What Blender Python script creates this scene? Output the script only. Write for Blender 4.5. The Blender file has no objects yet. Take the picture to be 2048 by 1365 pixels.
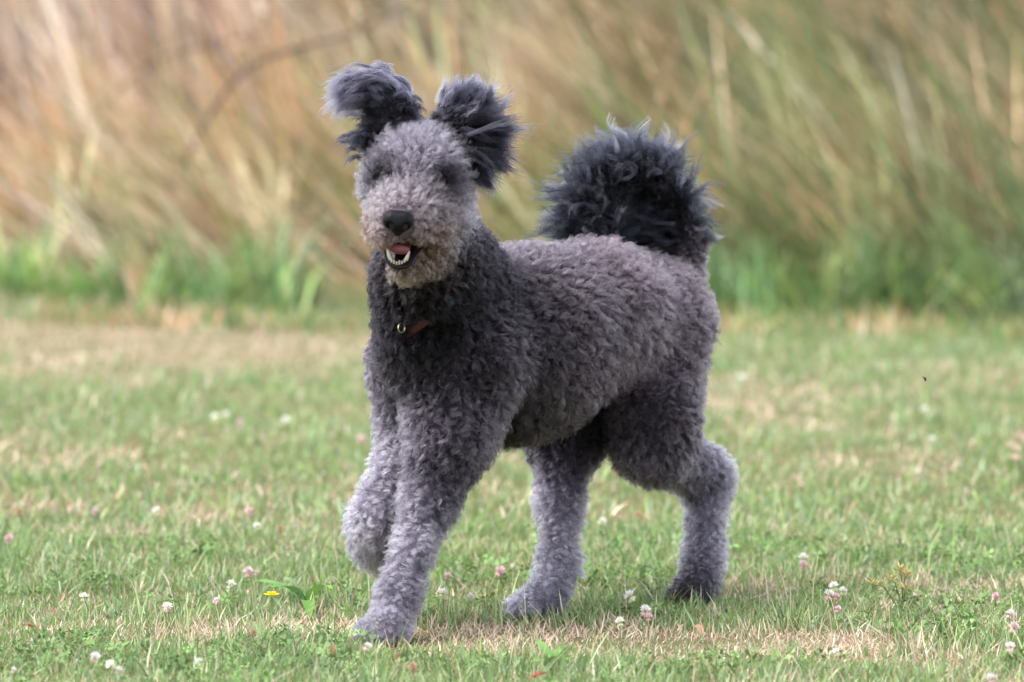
import bpy, bmesh, math, random
import numpy as np
from mathutils import Vector, kdtree

rng = np.random.default_rng(7)
random.seed(7)
scene = bpy.context.scene
COL = scene.collection
rad = math.radians

# ------------------------------------------------------------------ camera
CAM_H, FPX, HORIZON = 0.95, 12000.0, -163.0          # metres, pixels (2048 wide frame), row of eye level
PITCH = math.atan((682.5 - HORIZON) / FPX)
cam_d = bpy.data.cameras.new('camera')
cam = bpy.data.objects.new('camera', cam_d); COL.objects.link(cam)
cam.location = (0, 0, CAM_H)
cam.rotation_euler = (math.pi / 2 - PITCH, 0, 0)
cam_d.sensor_width = 36.0
cam_d.lens = FPX / 2048 * 36
cam_d.clip_start, cam_d.clip_end = 0.1, 3000
cam_d.dof.use_dof = True
cam_d.dof.focus_distance = 7.98
cam_d.dof.aperture_fstop = 5.0
scene.camera = cam

# ------------------------------------------------------------------ light: bright, thinly overcast daylight
SUN_EL, SUN_AZ = rad(62), rad(-108)                    # azimuth from +Y (away from camera), negative = to the left
SUN_DIR = Vector((math.sin(SUN_AZ) * math.cos(SUN_EL), math.cos(SUN_AZ) * math.cos(SUN_EL), math.sin(SUN_EL)))
world = bpy.data.worlds.new('World'); scene.world = world; world.use_nodes = True
nt = world.node_tree; nt.nodes.clear()
sky = nt.nodes.new('ShaderNodeTexSky'); sky.sky_type = 'NISHITA'; sky.sun_disc = False
sky.sun_elevation = SUN_EL; sky.sun_rotation = SUN_AZ
hsv = nt.nodes.new('ShaderNodeHueSaturation'); hsv.inputs['Saturation'].default_value = 0.32
bg = nt.nodes.new('ShaderNodeBackground'); bg.inputs['Strength'].default_value = 0.15
wo = nt.nodes.new('ShaderNodeOutputWorld')
nt.links.new(sky.outputs[0], hsv.inputs['Color']); nt.links.new(hsv.outputs[0], bg.inputs['Color'])
nt.links.new(bg.outputs[0], wo.inputs['Surface'])
sun_d = bpy.data.lights.new('sun', 'SUN'); sun_d.energy = 1.4; sun_d.angle = rad(32); sun_d.color = (1.0, 0.96, 0.9)
sun = bpy.data.objects.new('sun', sun_d); COL.objects.link(sun)
sun.rotation_euler = SUN_DIR.to_track_quat('Z', 'Y').to_euler()
vs = scene.view_settings
vs.view_transform = 'Standard'; vs.look = 'None'; vs.gamma = 1.0; vs.use_curve_mapping = False
vs.exposure = 2.1
cy = scene.cycles
cy.use_denoising = True; cy.use_adaptive_sampling = False; cy.sample_clamp_indirect = 3.0
cy.max_bounces = 9; cy.diffuse_bounces = 3; cy.glossy_bounces = 6; cy.transmission_bounces = 8

# ------------------------------------------------------------------ helpers
def ray(px, py):
    u = (px - 1024) / FPX; v = (682.5 - py) / FPX
    return np.array([u, math.cos(PITCH) + v * math.sin(PITCH), v * math.cos(PITCH) - math.sin(PITCH)])
def P(px, py, y):
    d = ray(px, py)
    return np.array([0, 0, CAM_H]) + d * (y / d[1])
def G(px, py, z=0.0):
    d = ray(px, py)
    return np.array([0, 0, CAM_H]) + d * ((z - CAM_H) / d[2])
def unit(v):
    n = np.linalg.norm(v, axis=-1, keepdims=True)
    return v / np.maximum(n, 1e-9)
def tag(o, label=None, cat=None, group=None, kind=None):
    if label: o['label'] = label
    if cat: o['category'] = cat
    if group: o['group'] = group
    if kind: o['kind'] = kind
    return o
def empty(name, loc):
    o = bpy.data.objects.new(name, None); COL.objects.link(o); o.location = loc
    o.empty_display_size = 0.05
    return o
def attach(o, parent):
    o.parent = parent
    p = Vector((0, 0, 0)); q = parent
    while q is not None:
        p += q.location; q = q.parent
    o.location = o.location - p
def link_mesh(name, me, mat, parent=None, smooth=True):
    o = bpy.data.objects.new(name, me); COL.objects.link(o)
    if mat: me.materials.append(mat)
    if smooth and len(me.polygons):
        me.polygons.foreach_set('use_smooth', np.ones(len(me.polygons), dtype=bool))
    if parent is not None: attach(o, parent)
    return o
def np_mesh(name, verts, faces_flat, loop_total, col=None):
    """verts (n,3); faces_flat flat vertex indices; loop_total per polygon; col (n,3) point colours"""
    me = bpy.data.meshes.new(name)
    me.vertices.add(len(verts)); me.vertices.foreach_set('co', np.ascontiguousarray(verts, dtype=np.float32).ravel())
    me.loops.add(len(faces_flat)); me.loops.foreach_set('vertex_index', np.ascontiguousarray(faces_flat, dtype=np.int32))
    lt = np.asarray(loop_total, dtype=np.int32)
    ls = np.concatenate([[0], np.cumsum(lt)[:-1]]).astype(np.int32)
    me.polygons.add(len(lt)); me.polygons.foreach_set('loop_start', ls); me.polygons.foreach_set('loop_total', lt)
    me.update(calc_edges=True)
    if col is not None:
        a = me.attributes.new('col', 'FLOAT_COLOR', 'POINT')
        c4 = np.ones((len(verts), 4), dtype=np.float32); c4[:, :3] = col
        a.data.foreach_set('color', c4.ravel())
    return me
# value noise in numpy, for laying out patches of different plants
_lat = rng.random((64, 64))
def vnoise(x, y, s):
    x = np.asarray(x) / s + 100.0; y = np.asarray(y) / s + 100.0
    xi = np.floor(x).astype(int); yi = np.floor(y).astype(int)
    fx = x - xi; fy = y - yi
    fx = fx * fx * (3 - 2 * fx); fy = fy * fy * (3 - 2 * fy)
    g = lambda i, j: _lat[i % 64, j % 64]
    return (g(xi, yi) * (1 - fx) + g(xi + 1, yi) * fx) * (1 - fy) + (g(xi, yi + 1) * (1 - fx) + g(xi + 1, yi + 1) * fx) * fy
def fbm(x, y, s):
    return (vnoise(x, y, s) + 0.5 * vnoise(x + 7.3, y - 3.1, s / 2) + 0.25 * vnoise(x - 2.2, y + 9.4, s / 4)) / 1.75
def sstep(a, b, x):
    t = np.clip((x - a) / (b - a), 0, 1); return t * t * (3 - 2 * t)

# ------------------------------------------------------------------ materials
def new_mat(name):
    m = bpy.data.materials.new(name); m.use_nodes = True
    m.node_tree.nodes.clear()
    return m, m.node_tree.nodes, m.node_tree.links
def principled(name, color, rough=0.6, spec=0.4, bump=0.0, bscale=200.0, var=0.0):
    m, N, L = new_mat(name)
    b = N.new('ShaderNodeBsdfPrincipled'); o = N.new('ShaderNodeOutputMaterial')
    b.inputs['Base Color'].default_value = (*color, 1); b.inputs['Roughness'].default_value = rough
    b.inputs['Specular IOR Level'].default_value = spec
    tc = N.new('ShaderNodeTexCoord'); no = N.new('ShaderNodeTexNoise'); no.inputs['Scale'].default_value = bscale
    L.new(tc.outputs['Object'], no.inputs['Vector'])
    if var > 0:
        mx = N.new('ShaderNodeMix'); mx.data_type = 'RGBA'
        mx.inputs[6].default_value = (*[c * (1 - var) for c in color], 1)
        mx.inputs[7].default_value = (*[min(1, c * (1 + var)) for c in color], 1)
        L.new(no.outputs[0], mx.inputs[0]); L.new(mx.outputs[2], b.inputs['Base Color'])
    if bump > 0:
        bp = N.new('ShaderNodeBump'); bp.inputs['Strength'].default_value = bump; bp.inputs['Distance'].default_value = 0.001
        L.new(no.outputs[0], bp.inputs['Height']); L.new(bp.outputs[0], b.inputs['Normal'])
    L.new(b.outputs[0], o.inputs[0])
    return m
def blade_mat(name, trans=0.35, gloss=0.06):
    m, N, L = new_mat(name)
    at = N.new('ShaderNodeAttribute'); at.attribute_name = 'col'
    d = N.new('ShaderNodeBsdfDiffuse'); t = N.new('ShaderNodeBsdfTranslucent'); g = N.new('ShaderNodeBsdfGlossy')
    g.inputs['Roughness'].default_value = 0.45; g.inputs['Color'].default_value = (0.8, 0.8, 0.8, 1)
    m1 = N.new('ShaderNodeMixShader'); m1.inputs[0].default_value = trans
    m2 = N.new('ShaderNodeMixShader'); m2.inputs[0].default_value = gloss
    o = N.new('ShaderNodeOutputMaterial')
    L.new(at.outputs['Color'], d.inputs[0]); L.new(at.outputs['Color'], t.inputs[0])
    L.new(d.outputs[0], m1.inputs[1]); L.new(t.outputs[0], m1.inputs[2])
    L.new(m1.outputs[0], m2.inputs[1]); L.new(g.outputs[0], m2.inputs[2]); L.new(m2.outputs[0], o.inputs[0])
    return m
def hair_mat(name, rough=0.5):
    m, N, L = new_mat(name)
    at = N.new('ShaderNodeAttribute'); at.attribute_name = 'col'
    h = N.new('ShaderNodeBsdfHairPrincipled'); h.model = 'CHIANG'; h.parametrization = 'COLOR'
    h.inputs['IOR'].default_value = 1.18; h.inputs['Roughness'].default_value = rough; h.inputs['Radial Roughness'].default_value = 0.6
    h.inputs['Coat'].default_value = 0.0 if 'Coat' in h.inputs else 0.0
    h.inputs['Random Roughness'].default_value = 0.2
    o = N.new('ShaderNodeOutputMaterial')
    L.new(at.outputs['Color'], h.inputs['Color']); L.new(h.outputs[0], o.inputs[0])
    return m
M_BLADE = blade_mat('lawn_blades'); M_TALL = blade_mat('tall_grass_blades', 0.3, 0.05)
M_LEAF = blade_mat('broad_leaves', 0.25, 0.015)
M_HAIR = hair_mat('dog_hair')

# ground: soil and thatch under the blades, one sheet to the horizon
def ground_mat():
    m, N, L = new_mat('soil_and_thatch')
    tc = N.new('ShaderNodeTexCoord')
    n1 = N.new('ShaderNodeTexNoise'); n1.inputs['Scale'].default_value = 2.5; n1.inputs['Detail'].default_value = 6
    n2 = N.new('ShaderNodeTexNoise'); n2.inputs['Scale'].default_value = 90; n2.inputs['Detail'].default_value = 4
    r = N.new('ShaderNodeValToRGB')
    r.color_ramp.elements[0].position = 0.3; r.color_ramp.elements[0].color = (0.055, 0.075, 0.022, 1)
    r.color_ramp.elements[1].position = 0.75; r.color_ramp.elements[1].color = (0.17, 0.13, 0.07, 1)
    mx = N.new('ShaderNodeMath'); mx.operation = 'MULTIPLY_ADD'; mx.inputs[1].default_value = 0.5
    b = N.new('ShaderNodeBsdfPrincipled'); b.inputs['Roughness'].default_value = 0.95; b.inputs['Specular IOR Level'].default_value = 0.1
    bp = N.new('ShaderNodeBump'); bp.inputs['Distance'].default_value = 0.01
    o = N.new('ShaderNodeOutputMaterial')
    L.new(tc.outputs['Object'], n1.inputs['Vector']); L.new(tc.outputs['Object'], n2.inputs['Vector'])
    L.new(n2.outputs[0], mx.inputs[0]); 
    h = N.new('ShaderNodeMath'); h.operation = 'MULTIPLY'; h.inputs[1].default_value = 0.55
    L.new(n1.outputs[0], h.inputs[0]); L.new(h.outputs[0], mx.inputs[2])
    L.new(mx.outputs[0], r.inputs[0]); L.new(r.outputs[0], b.inputs['Base Color'])
    L.new(n2.outputs[0], bp.inputs['Height']); L.new(bp.outputs[0], b.inputs['Normal']); L.new(b.outputs[0], o.inputs[0])
    return m

# ------------------------------------------------------------------ terrain
EDGE_Y = 13.9
def edge(x):                                           # where the mown lawn ends and the rough grass begins
    return EDGE_Y + 0.35 - 0.28 * np.asarray(x) + 0.12 * np.sin(np.asarray(x) * 3.1)
def terrain(x, y):
    b = np.asarray(y) - edge(np.clip(x, -2.5, 2.5))
    return 0.66 * sstep(0.2, 5.2, b) + 0.05 * (fbm(x, y, 2.2) - .5) * sstep(0, 1, b)
def build_ground():
    xs = np.concatenate([np.linspace(-1500, -40, 14), np.linspace(-30, -7, 12), np.linspace(-6, 6, 61), np.linspace(7, 30, 12), np.linspace(40, 1500, 14)])
    ys = np.concatenate([np.linspace(-400, -10, 8), np.linspace(-5, 5, 8), np.linspace(6, 22, 81), np.linspace(24, 60, 10), np.linspace(80, 2500, 14)])
    X, Y = np.meshgrid(xs, ys, indexing='ij')
    Z = terrain(X, Y)
    V = np.stack([X, Y, Z], -1).reshape(-1, 3)
    nx, ny = len(xs), len(ys)
    i, j = np.meshgrid(np.arange(nx - 1), np.arange(ny - 1), indexing='ij')
    a = (i * ny + j).ravel()
    F = np.stack([a, a + ny, a + ny + 1, a + 1], 1)
    me = np_mesh('ground', V, F.ravel(), np.full(len(F), 4))
    return tag(link_mesh('ground', me, ground_mat()), 'soil and thatch of the lawn and the bank behind it', 'ground', kind='structure')
build_ground()

# ------------------------------------------------------------------ blades of grass
def blades(root, length, width, az, lean, bend, twist, col0, col1, segs):
    """strips: root (n,3); az lean azimuth; lean start angle from vertical; bend extra angle at the tip"""
    n = len(root)
    t = np.linspace(0, 1, segs + 1)
    h = np.stack([np.cos(az), np.sin(az), np.zeros(n)], 1)
    side = np.stack([-np.sin(az + twist), np.cos(az + twist), np.zeros(n)], 1)
    p = root.copy(); rows = [p.copy()]
    for k in range(segs):
        ang = lean + bend * ((k + 0.5) / segs)
        p = p + (length / segs)[:, None] * (h * np.sin(ang)[:, None] + np.array([0, 0, 1]) * np.cos(ang)[:, None])
        rows.append(p.copy())
    V = []; C = []
    for k in range(segs):
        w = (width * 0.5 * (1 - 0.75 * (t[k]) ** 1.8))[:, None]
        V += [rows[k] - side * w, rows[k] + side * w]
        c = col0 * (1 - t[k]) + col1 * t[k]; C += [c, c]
    V.append(rows[segs]); C.append(col1)
    V = np.stack(V, 1); C = np.stack(C, 1)
    m = 2 * segs + 1
    base = (np.arange(n) * m)[:, None]
    F = []
    for k in range(segs - 1):
        F.append(np.stack([base[:, 0] + 2 * k, base[:, 0] + 2 * k + 1, base[:, 0] + 2 * k + 3, base[:, 0] + 2 * k + 2], 1))
    tri = np.stack([base[:, 0] + 2 * segs - 2, base[:, 0] + 2 * segs - 1, base[:, 0] + 2 * segs], 1)
    flat = np.concatenate([f.ravel() for f in F] + [tri.ravel()])
    lt = np.concatenate([np.full(n * (segs - 1), 4), np.full(n, 3)])
    return V.reshape(-1, 3), flat, lt, C.reshape(-1, 3)

def ell(x, y, c, rx, ry):
    return np.exp(-(((x - c[0]) / rx) ** 2 + ((y - c[1]) / ry) ** 2))
# scorched patches of the lawn: (pixel centre, half width m, half depth m, strength)
PATCH = [((1140, 1280), .27, .13, 2.4), ((1400, 1300), .25, .10, 1.1), ((700, 1255), .25, .10, .45), ((1750, 1092), .07, .06, 1.5),
         ((1880, 945), .09, .10, 1.0), ((1560, 1320), .3, .05, .5), ((560, 1270), .2, .08, .4), ((90, 1255), .16, .07, .4), ((1980, 1175), .2, .10, .5),
         ((150, 668), .40, .45, 2.2), ((430, 690), .45, .5, 0.9), ((620, 682), .42, .30, 2.2), ((300, 730), .5, .5, .7), ((90, 1020), .1, .12, .7),
         ((1520, 850), .4, .6, .35), ((1830, 780), .4, .5, .3), ((250, 930), .25, .3, .45), ((450, 1030), .1, .1, .5), ((1560, 930), .22, .2, .5)]
PATCH = [(G(*c), a, b, s) for c, a, b, s in PATCH]
LUSH = [((250, 1330), .35, .10, 1.0), ((60, 1340), .2, .08, .7), ((1900, 1135), .25, .07, .8), ((1550, 1120), .3, .06, .7), ((600, 1180), .2, .1, .6), ((850, 1350), .3, .06, .8), ((1300, 1215), .2, .06, .5), ((1500, 1010), .3, .25, .7), ((980, 1050), .2, .2, .4)]
LUSH = [(G(*c), a, b, s) for c, a, b, s in LUSH]
def dryness(x, y):
    d = (fbm(x, y, 0.42) - 0.47) * 1.1 + 0.03 + 1.2 * (vnoise(x + 31, y, 0.07) - .5)
    for c, a, b, s in PATCH: d = d + s * ell(x, y, c, a, b)
    for c, a, b, s in LUSH: d = d - s * ell(x, y, c, a, b)
    return d
GREENS = np.array([[.130, .215, .062], [.165, .26, .072], [.10, .18, .058], [.22, .305, .10], [.15, .24, .11]])
STRAWS = np.array([[.52, .39, .27], [.60, .47, .34], [.44, .30, .21], [.66, .54, .41], [.50, .34, .26]])
def lawn(name, x0, x1, y0, y1, dens, wid, label, segs=2, hmul=1.0, mask=None, thatch=False):
    n = int(dens * (x1 - x0) * (y1 - y0))
    x = rng.uniform(x0, x1, n); y = rng.uniform(y0, y1, n)
    keep = y < edge(x) + 0.1
    if mask is not None: keep &= mask(x, y)
    # tufts: draw blades together
    x, y = x[keep], y[keep]; n = len(x)
    tx = np.round(x / .03 + rng.normal(0, .6, n)); ty = np.round(y / .03 + rng.normal(0, .6, n))
    jx = np.sin(tx * 12.9 + ty * 78.2) * .01; jy = np.sin(tx * 39.3 + ty * 11.1) * .01
    pull = rng.random(n)[:, None] * .6
    xy = np.stack([x, y], 1) * (1 - pull) + np.stack([tx * .03 + jx, ty * .03 + jy], 1) * pull
    x, y = xy[:, 0], xy[:, 1]
    dr = dryness(x, y)
    dead = rng.random(n) < np.clip(dr, .05, .97)
    if thatch: dead[:] = True
    g = GREENS[rng.integers(0, len(GREENS), n)]; s = STRAWS[rng.integers(0, len(STRAWS), n)]
    hue = vnoise(x, y, .16)[:, None]
    g = g * (1 - .35 * hue) + g * np.array([1.3, 1.1, .8]) * .35 * hue
    c = np.where(dead[:, None], s, g) * rng.lognormal(0, .22, n)[:, None]
    half = (~dead) & (rng.random(n) < .15)
    c1 = np.where(half[:, None], s, c * 1.12)
    L = np.where(dead, rng.gamma(4, .0045, n) + .005, rng.gamma(4, .0046, n) + .006) * (0.45 + .75 * vnoise(x, y, .11)) * hmul
    lush = np.zeros(n)
    for cc, a, b, st in LUSH: lush += st * ell(x, y, cc, a, b)
    L *= np.where(dr > 1.0, .65, 1.0)
    tall = rng.random(n) < .012 * (dr < .9)
    L = np.where(tall, L * rng.uniform(1.6, 2.6, n), L)
    lean = np.where(dead, np.abs(rng.normal(.85, .5, n)), np.abs(rng.normal(.45, .38, n)))
    if thatch: lean = rng.uniform(.9, 1.6, n)
    az = rng.uniform(0, 2 * math.pi, n)
    root = np.stack([x, y, terrain(x, y) - .003], 1)
    W = wid * rng.uniform(.6, 1.5, n) * np.where(dead, .8, 1.0)
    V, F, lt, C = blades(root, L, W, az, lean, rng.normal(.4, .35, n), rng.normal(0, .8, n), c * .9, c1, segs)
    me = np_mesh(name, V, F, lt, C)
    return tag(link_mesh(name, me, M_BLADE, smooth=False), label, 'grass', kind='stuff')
lawn('lawn_grass', -1.35, 1.35, 7.15, 9.35, 30000, .0021, 'short mown lawn of green and straw blades under the dog', mask=lambda x, y: np.abs(x) < .0853 * y + .38)
lawn('lawn_grass', -2.6, 2.6, 9.35, 14.8, 6500, .0034, 'mown lawn between the dog and the tall rough grass', hmul=1.1, mask=lambda x, y: np.abs(x) < .0853 * y + .6)
lawn('lawn_grass', -3.2, 3.2, 4.0, 7.15, 1500, .0035, 'mown lawn in front of the dog', mask=lambda x, y: np.abs(x) < .0853 * y + 1.6)

lawn('lawn_grass', -4.4, 4.4, 7.15, 14.8, 3200, .0050, 'mown lawn out to both sides of the dog', hmul=1.15, mask=lambda x, y: (np.abs(x) > .0853 * y + np.where(y < 9.35, .36, .58)) & (np.abs(x) < .0853 * y + 2.3))
lawn('dry_thatch', -.9, .9, 7.3, 8.9, 46000, .0017, 'scorched pinkish tan thatch lying on the lawn around the paws', hmul=.9, mask=lambda x, y: dryness(x, y) > .95, thatch=True)
lawn('dry_thatch', -2.4, 1.2, 11.5, 14.6, 16000, .0036, 'strip of scorched pinkish tan thatch before the tall grass', hmul=.9, mask=lambda x, y: dryness(x, y) > 1.0, thatch=True)
# ------------------------------------------------------------------ tall rough grass on the bank
TANS = np.array([[.47, .275, .145], [.56, .385, .24], [.41, .21, .105], [.64, .49, .35], [.46, .32, .175]])
OLIVES = np.array([[.15, .18, .06], [.22, .235, .085], [.10, .145, .045], [.29, .275, .12], [.13, .20, .055]])
LUSHG = np.array([[.085, .16, .045], [.13, .21, .05], [.055, .11, .04], [.19, .25, .08]])
MAUVE = np.array([[.30, .21, .18], [.24, .18, .13], [.46, .36, .32], [.16, .13, .09]])
def tussocks(name, n, per, xr, br, pick, spread, width, label, segs=4, bend=(.5, .3), gap=0.0, power=1.0):
    bx = rng.uniform(*xr, n); by = edge(np.clip(bx, -2.5, 2.5)) + br[0] + (br[1] - br[0]) * rng.random(n) ** power
    if gap:
        k = .6 * vnoise(bx, by, .32) + .4 * vnoise(bx - 4, by * .5, .8) > gap; bx, by = bx[k], by[k]; n = len(bx)
    az0, ln0, L0, c0 = pick(bx, by, n)
    i = np.repeat(np.arange(n), per); m = len(i)
    x = bx[i] + rng.normal(0, spread, m); y = by[i] + rng.normal(0, spread, m)
    az = az0[i] + rng.normal(0, .30, m); le = np.clip(ln0[i] + rng.normal(0, .13, m), 0, 1.5)
    L = L0[i] * rng.uniform(.55, 1.15, m)
    c = c0[i] * rng.lognormal(0, .20, m)[:, None]
    W = width * rng.uniform(.5, 1.5, m)
    root = np.stack([x, y, terrain(x, y) - .01], 1)
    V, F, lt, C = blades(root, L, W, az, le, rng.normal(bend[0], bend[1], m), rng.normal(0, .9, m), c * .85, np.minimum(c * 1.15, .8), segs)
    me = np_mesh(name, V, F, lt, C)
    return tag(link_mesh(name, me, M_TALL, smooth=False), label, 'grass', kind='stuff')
def choose(pal, n): return pal[rng.integers(0, len(pal), n)]
def back_of(bx, by): return by - edge(np.clip(bx, -2.5, 2.5))
def pick_main(bx, by, n):
    b = back_of(bx, by)
    f = sstep(-1.1, .95, bx + 2.2 * (fbm(bx, by * .6, .55) - .5))      # 0 dry (one side) .. 1 greener (the other)
    dry = rng.random(n) > .08 + .70 * f + .50 * sstep(1.3, .2, b) + .9 * (vnoise(bx, by + 9, .26) - .5)
    c = np.where(dry[:, None], choose(TANS, n), choose(OLIVES, n))
    back = (b > 2.4) & (rng.random(n) < .75 * sstep(.1, -.7, bx))
    c = np.where(back[:, None], choose(MAUVE, n), c)
    c = c * rng.lognormal(0, .36, n)[:, None] * (1 - .28 * f)[:, None] * (.55 + .9 * vnoise(bx + 3, by, .30))[:, None]
    az = math.pi + rng.normal(0, .70, n)                                # combed to one side by the wind
    ln = np.where(back, .45, .80 - .20 * f) + rng.normal(0, .26, n)
    return az, ln, rng.uniform(.28, .62, n) * (1 + .25 * f), c
def pick_base(bx, by, n):
    c = np.where((rng.random(n) < .8)[:, None], choose(LUSHG, n), choose(OLIVES, n)) * rng.lognormal(0, .3, n)[:, None]
    c = c * np.where((bx < -.2) & (back_of(bx, by) < .5), 1.5, 1.0)[:, None]
    return rng.uniform(0, 6.28, n), np.abs(rng.normal(.45, .3, n)), rng.uniform(.10, .30, n), c
def pick_fringe(bx, by, n):
    c = np.where((rng.random(n) < .62)[:, None], choose(LUSHG, n) * 1.15, choose(TANS, n))
    return rng.uniform(0, 6.28, n), np.abs(rng.normal(.3, .2, n)), rng.uniform(.03, .10, n), c
def pick_stems(bx, by, n):
    c = np.where((rng.random(n) < .7)[:, None], choose(TANS, n) * 1.15, choose(MAUVE, n) * 1.2)
    up = (bx < -.35) & (back_of(bx, by) > 1.8)
    return math.pi + rng.normal(0, .5, n), np.abs(rng.normal(np.where(up, .12, .75), .18, n)), rng.uniform(.4, .85, n), c
tussocks('tall_grass', 3300, 15, (-3.0, 3.9), (.25, 5.4), pick_main, .028, .0065, 'tall wind combed dry grass, tan at one end, olive at the other', gap=.34)
tussocks('rough_grass', 2600, 12, (-3.2, 3.4), (-.10, 1.9), pick_base, .035, .009, 'lush green rough grass at the foot of the tall grass', segs=3, gap=.50, power=1.1)
tussocks('edge_grass', 1500, 10, (-3.0, 3.0), (-.55, .1), pick_fringe, .05, .005, 'uncut short grass along the edge of the lawn', segs=2, gap=.3)
tussocks('grass_stalks', 1100, 4, (-3.0, 4.2), (.4, 5.0), pick_stems, .022, .0075, 'pale flowering grass stalks standing above the tall grass', segs=5, bend=(.35, .2))
# ================================================================== the dog
# heading: towards the left and the camera.  Body = smooth union of tapered capsules, meshed as one surface.
HEAD = unit(np.array([-.70, -.71, 0.0])); UP = np.array([0, 0, 1.0])
PR = []                                             # primitives: a, ra, b, rb, blend, props
# props: colour (linear), fur length m, curl radius m, lean 0..1, hair tightness
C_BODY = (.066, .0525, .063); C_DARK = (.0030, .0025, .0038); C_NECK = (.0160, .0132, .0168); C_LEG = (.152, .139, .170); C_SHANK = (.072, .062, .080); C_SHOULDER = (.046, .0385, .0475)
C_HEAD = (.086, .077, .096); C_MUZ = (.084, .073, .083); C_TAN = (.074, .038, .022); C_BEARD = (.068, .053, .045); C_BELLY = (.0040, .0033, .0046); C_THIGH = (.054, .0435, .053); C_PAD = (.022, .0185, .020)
def cap(a, ra, b, rb, col, fl=.027, curl=.0045, lean=.8, blend=.03, reg='body'):
    PR.append(dict(a=np.array(a), ra=ra, b=np.array(b), rb=rb, col=np.array(col), fl=fl, curl=curl, lean=lean, k=blend, reg=reg))
# torso
cap(P(920, 690, 8.00), .092, P(1060, 678, 8.12), .106, C_NECK)
cap(P(1050, 678, 8.12), .108, P(1190, 640, 8.24), .090, C_BODY)
cap(P(1190, 638, 8.24), .090, P(1300, 630, 8.36), .068, C_BODY)
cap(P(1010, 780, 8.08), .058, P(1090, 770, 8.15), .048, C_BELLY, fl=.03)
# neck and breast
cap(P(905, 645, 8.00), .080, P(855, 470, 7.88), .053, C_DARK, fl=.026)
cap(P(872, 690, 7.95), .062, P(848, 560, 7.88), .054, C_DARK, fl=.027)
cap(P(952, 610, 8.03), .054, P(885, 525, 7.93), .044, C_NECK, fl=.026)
# near (left) foreleg, planted
cap(P(935, 720, 7.95), .066, P(902, 870, 7.94), .046, C_SHOULDER, fl=.026)
cap(P(900, 850, 7.94), .046, P(862, 990, 7.93), .0235, C_SHANK, fl=.024, curl=.0048)
cap(P(862, 990, 7.93), .0235, P(795, 1195, 7.865), .0160, C_LEG, fl=.023, curl=.0048)
PAW1 = np.array([*P(785, 1230, 7.83)[:2], .026])
cap(P(795, 1195, 7.865), .016, PAW1, .023, C_LEG, fl=.018, curl=.003)
for tx, ty in ((-.036, -.004), (-.036, -.018), (-.026, -.030), (-.012, -.034)): cap(PAW1 + np.array([tx * .3, ty * .3, 0]), .018, PAW1 + np.array([tx, ty, -.012]), .0115, C_LEG, fl=.011, curl=.0016, blend=.008)
# far (right) foreleg, lifted
cap(P(815, 730, 8.06), .043, P(825, 850, 8.07), .034, C_SHOULDER, fl=.026)
cap(P(830, 850, 8.07), .028, P(750, 1040, 7.99), .020, C_LEG, fl=.024, curl=.0045)
cap(P(750, 1040, 7.99), .022, P(758, 1082, 8.03), .025, C_LEG, fl=.024, curl=.004)
cap(P(758, 1080, 8.03), .024, P(775, 1097, 8.06), .020, C_SHANK, fl=.02, curl=.003)
# near (left) hind leg, pushing off
cap(P(1312, 655, 8.33), .066, P(1306, 840, 8.25), .046, C_THIGH, fl=.027)
cap(P(1304, 840, 8.25), .046, P(1304, 888, 8.25), .038, C_THIGH, fl=.026, curl=.004)
cap(P(1302, 886, 8.25), .038, P(1412, 952, 8.36), .024, C_SHANK, fl=.024, curl=.0035)
cap(P(1416, 952, 8.365), .023, P(1407, 1120, 8.315), .015, C_LEG, fl=.021, curl=.0035)
PAW2 = np.array([*P(1402, 1180, 8.27)[:2], .030])
cap(P(1407, 1120, 8.315), .017, PAW2, .022, C_LEG, fl=.018, curl=.0035)
for tx, ty in ((-.038, -.002), (-.034, -.020), (-.016, -.030), (.002, -.026)): cap(PAW2 + np.array([tx * .3, ty * .3, -.002]), .019, PAW2 + np.array([tx, ty, -.018]), .0125, C_PAD, fl=.009, curl=.0014, blend=.008)
# far (right) hind leg, under the belly
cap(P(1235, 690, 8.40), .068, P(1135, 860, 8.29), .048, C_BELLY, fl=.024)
cap(P(1128, 860, 8.29), .036, P(1120, 1010, 8.25), .018, C_SHANK, fl=.023, curl=.0035)
cap(P(1120, 1010, 8.25), .018, P(1116, 1135, 8.19), .015, C_LEG, fl=.022, curl=.0035)
PAW3 = np.array([*P(1095, 1200, 8.12)[:2], .028])
cap(P(1116, 1135, 8.19), .016, PAW3, .023, C_LEG, fl=.018, curl=.0035)
for tx, ty in ((-.044, -.008), (-.042, -.024), (-.030, -.036)): cap(PAW3 + np.array([tx * .3, ty * .3, 0]), .018, PAW3 + np.array([tx, ty, -.014]), .0115, C_LEG, fl=.011, curl=.0016, blend=.008)
# head
NOSE = P(796, 446, 7.690)
SK = P(832, 362, 7.83)
cap(SK, .060, P(838, 350, 7.87), .056, C_HEAD, fl=.024, curl=.0034, lean=.55, blend=.02, reg='head')
cap(P(858, 420, 7.83), .046, P(822, 420, 7.80), .045, C_HEAD, fl=.022, curl=.002, lean=.6, blend=.02, reg='head')
cap(P(824, 412, 7.78), .044, P(801, 442, 7.722), .031, C_MUZ, fl=.020, curl=.0022, lean=.75, blend=.02, reg='muzzle')
cap(P(772, 458, 7.755), .020, P(790, 472, 7.73), .016, C_TAN, fl=.016, curl=.003, lean=.8, blend=.02, reg='muzzle')
cap(P(852, 470, 7.770), .023, P(820, 474, 7.735), .017, C_TAN, fl=.016, curl=.003, lean=.8, blend=.02, reg='muzzle')
cap(P(845, 498, 7.81), .034, P(806, 530, 7.748), .018, C_BEARD, fl=.018, curl=.0022, lean=.8, blend=.015, reg='jaw')
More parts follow.
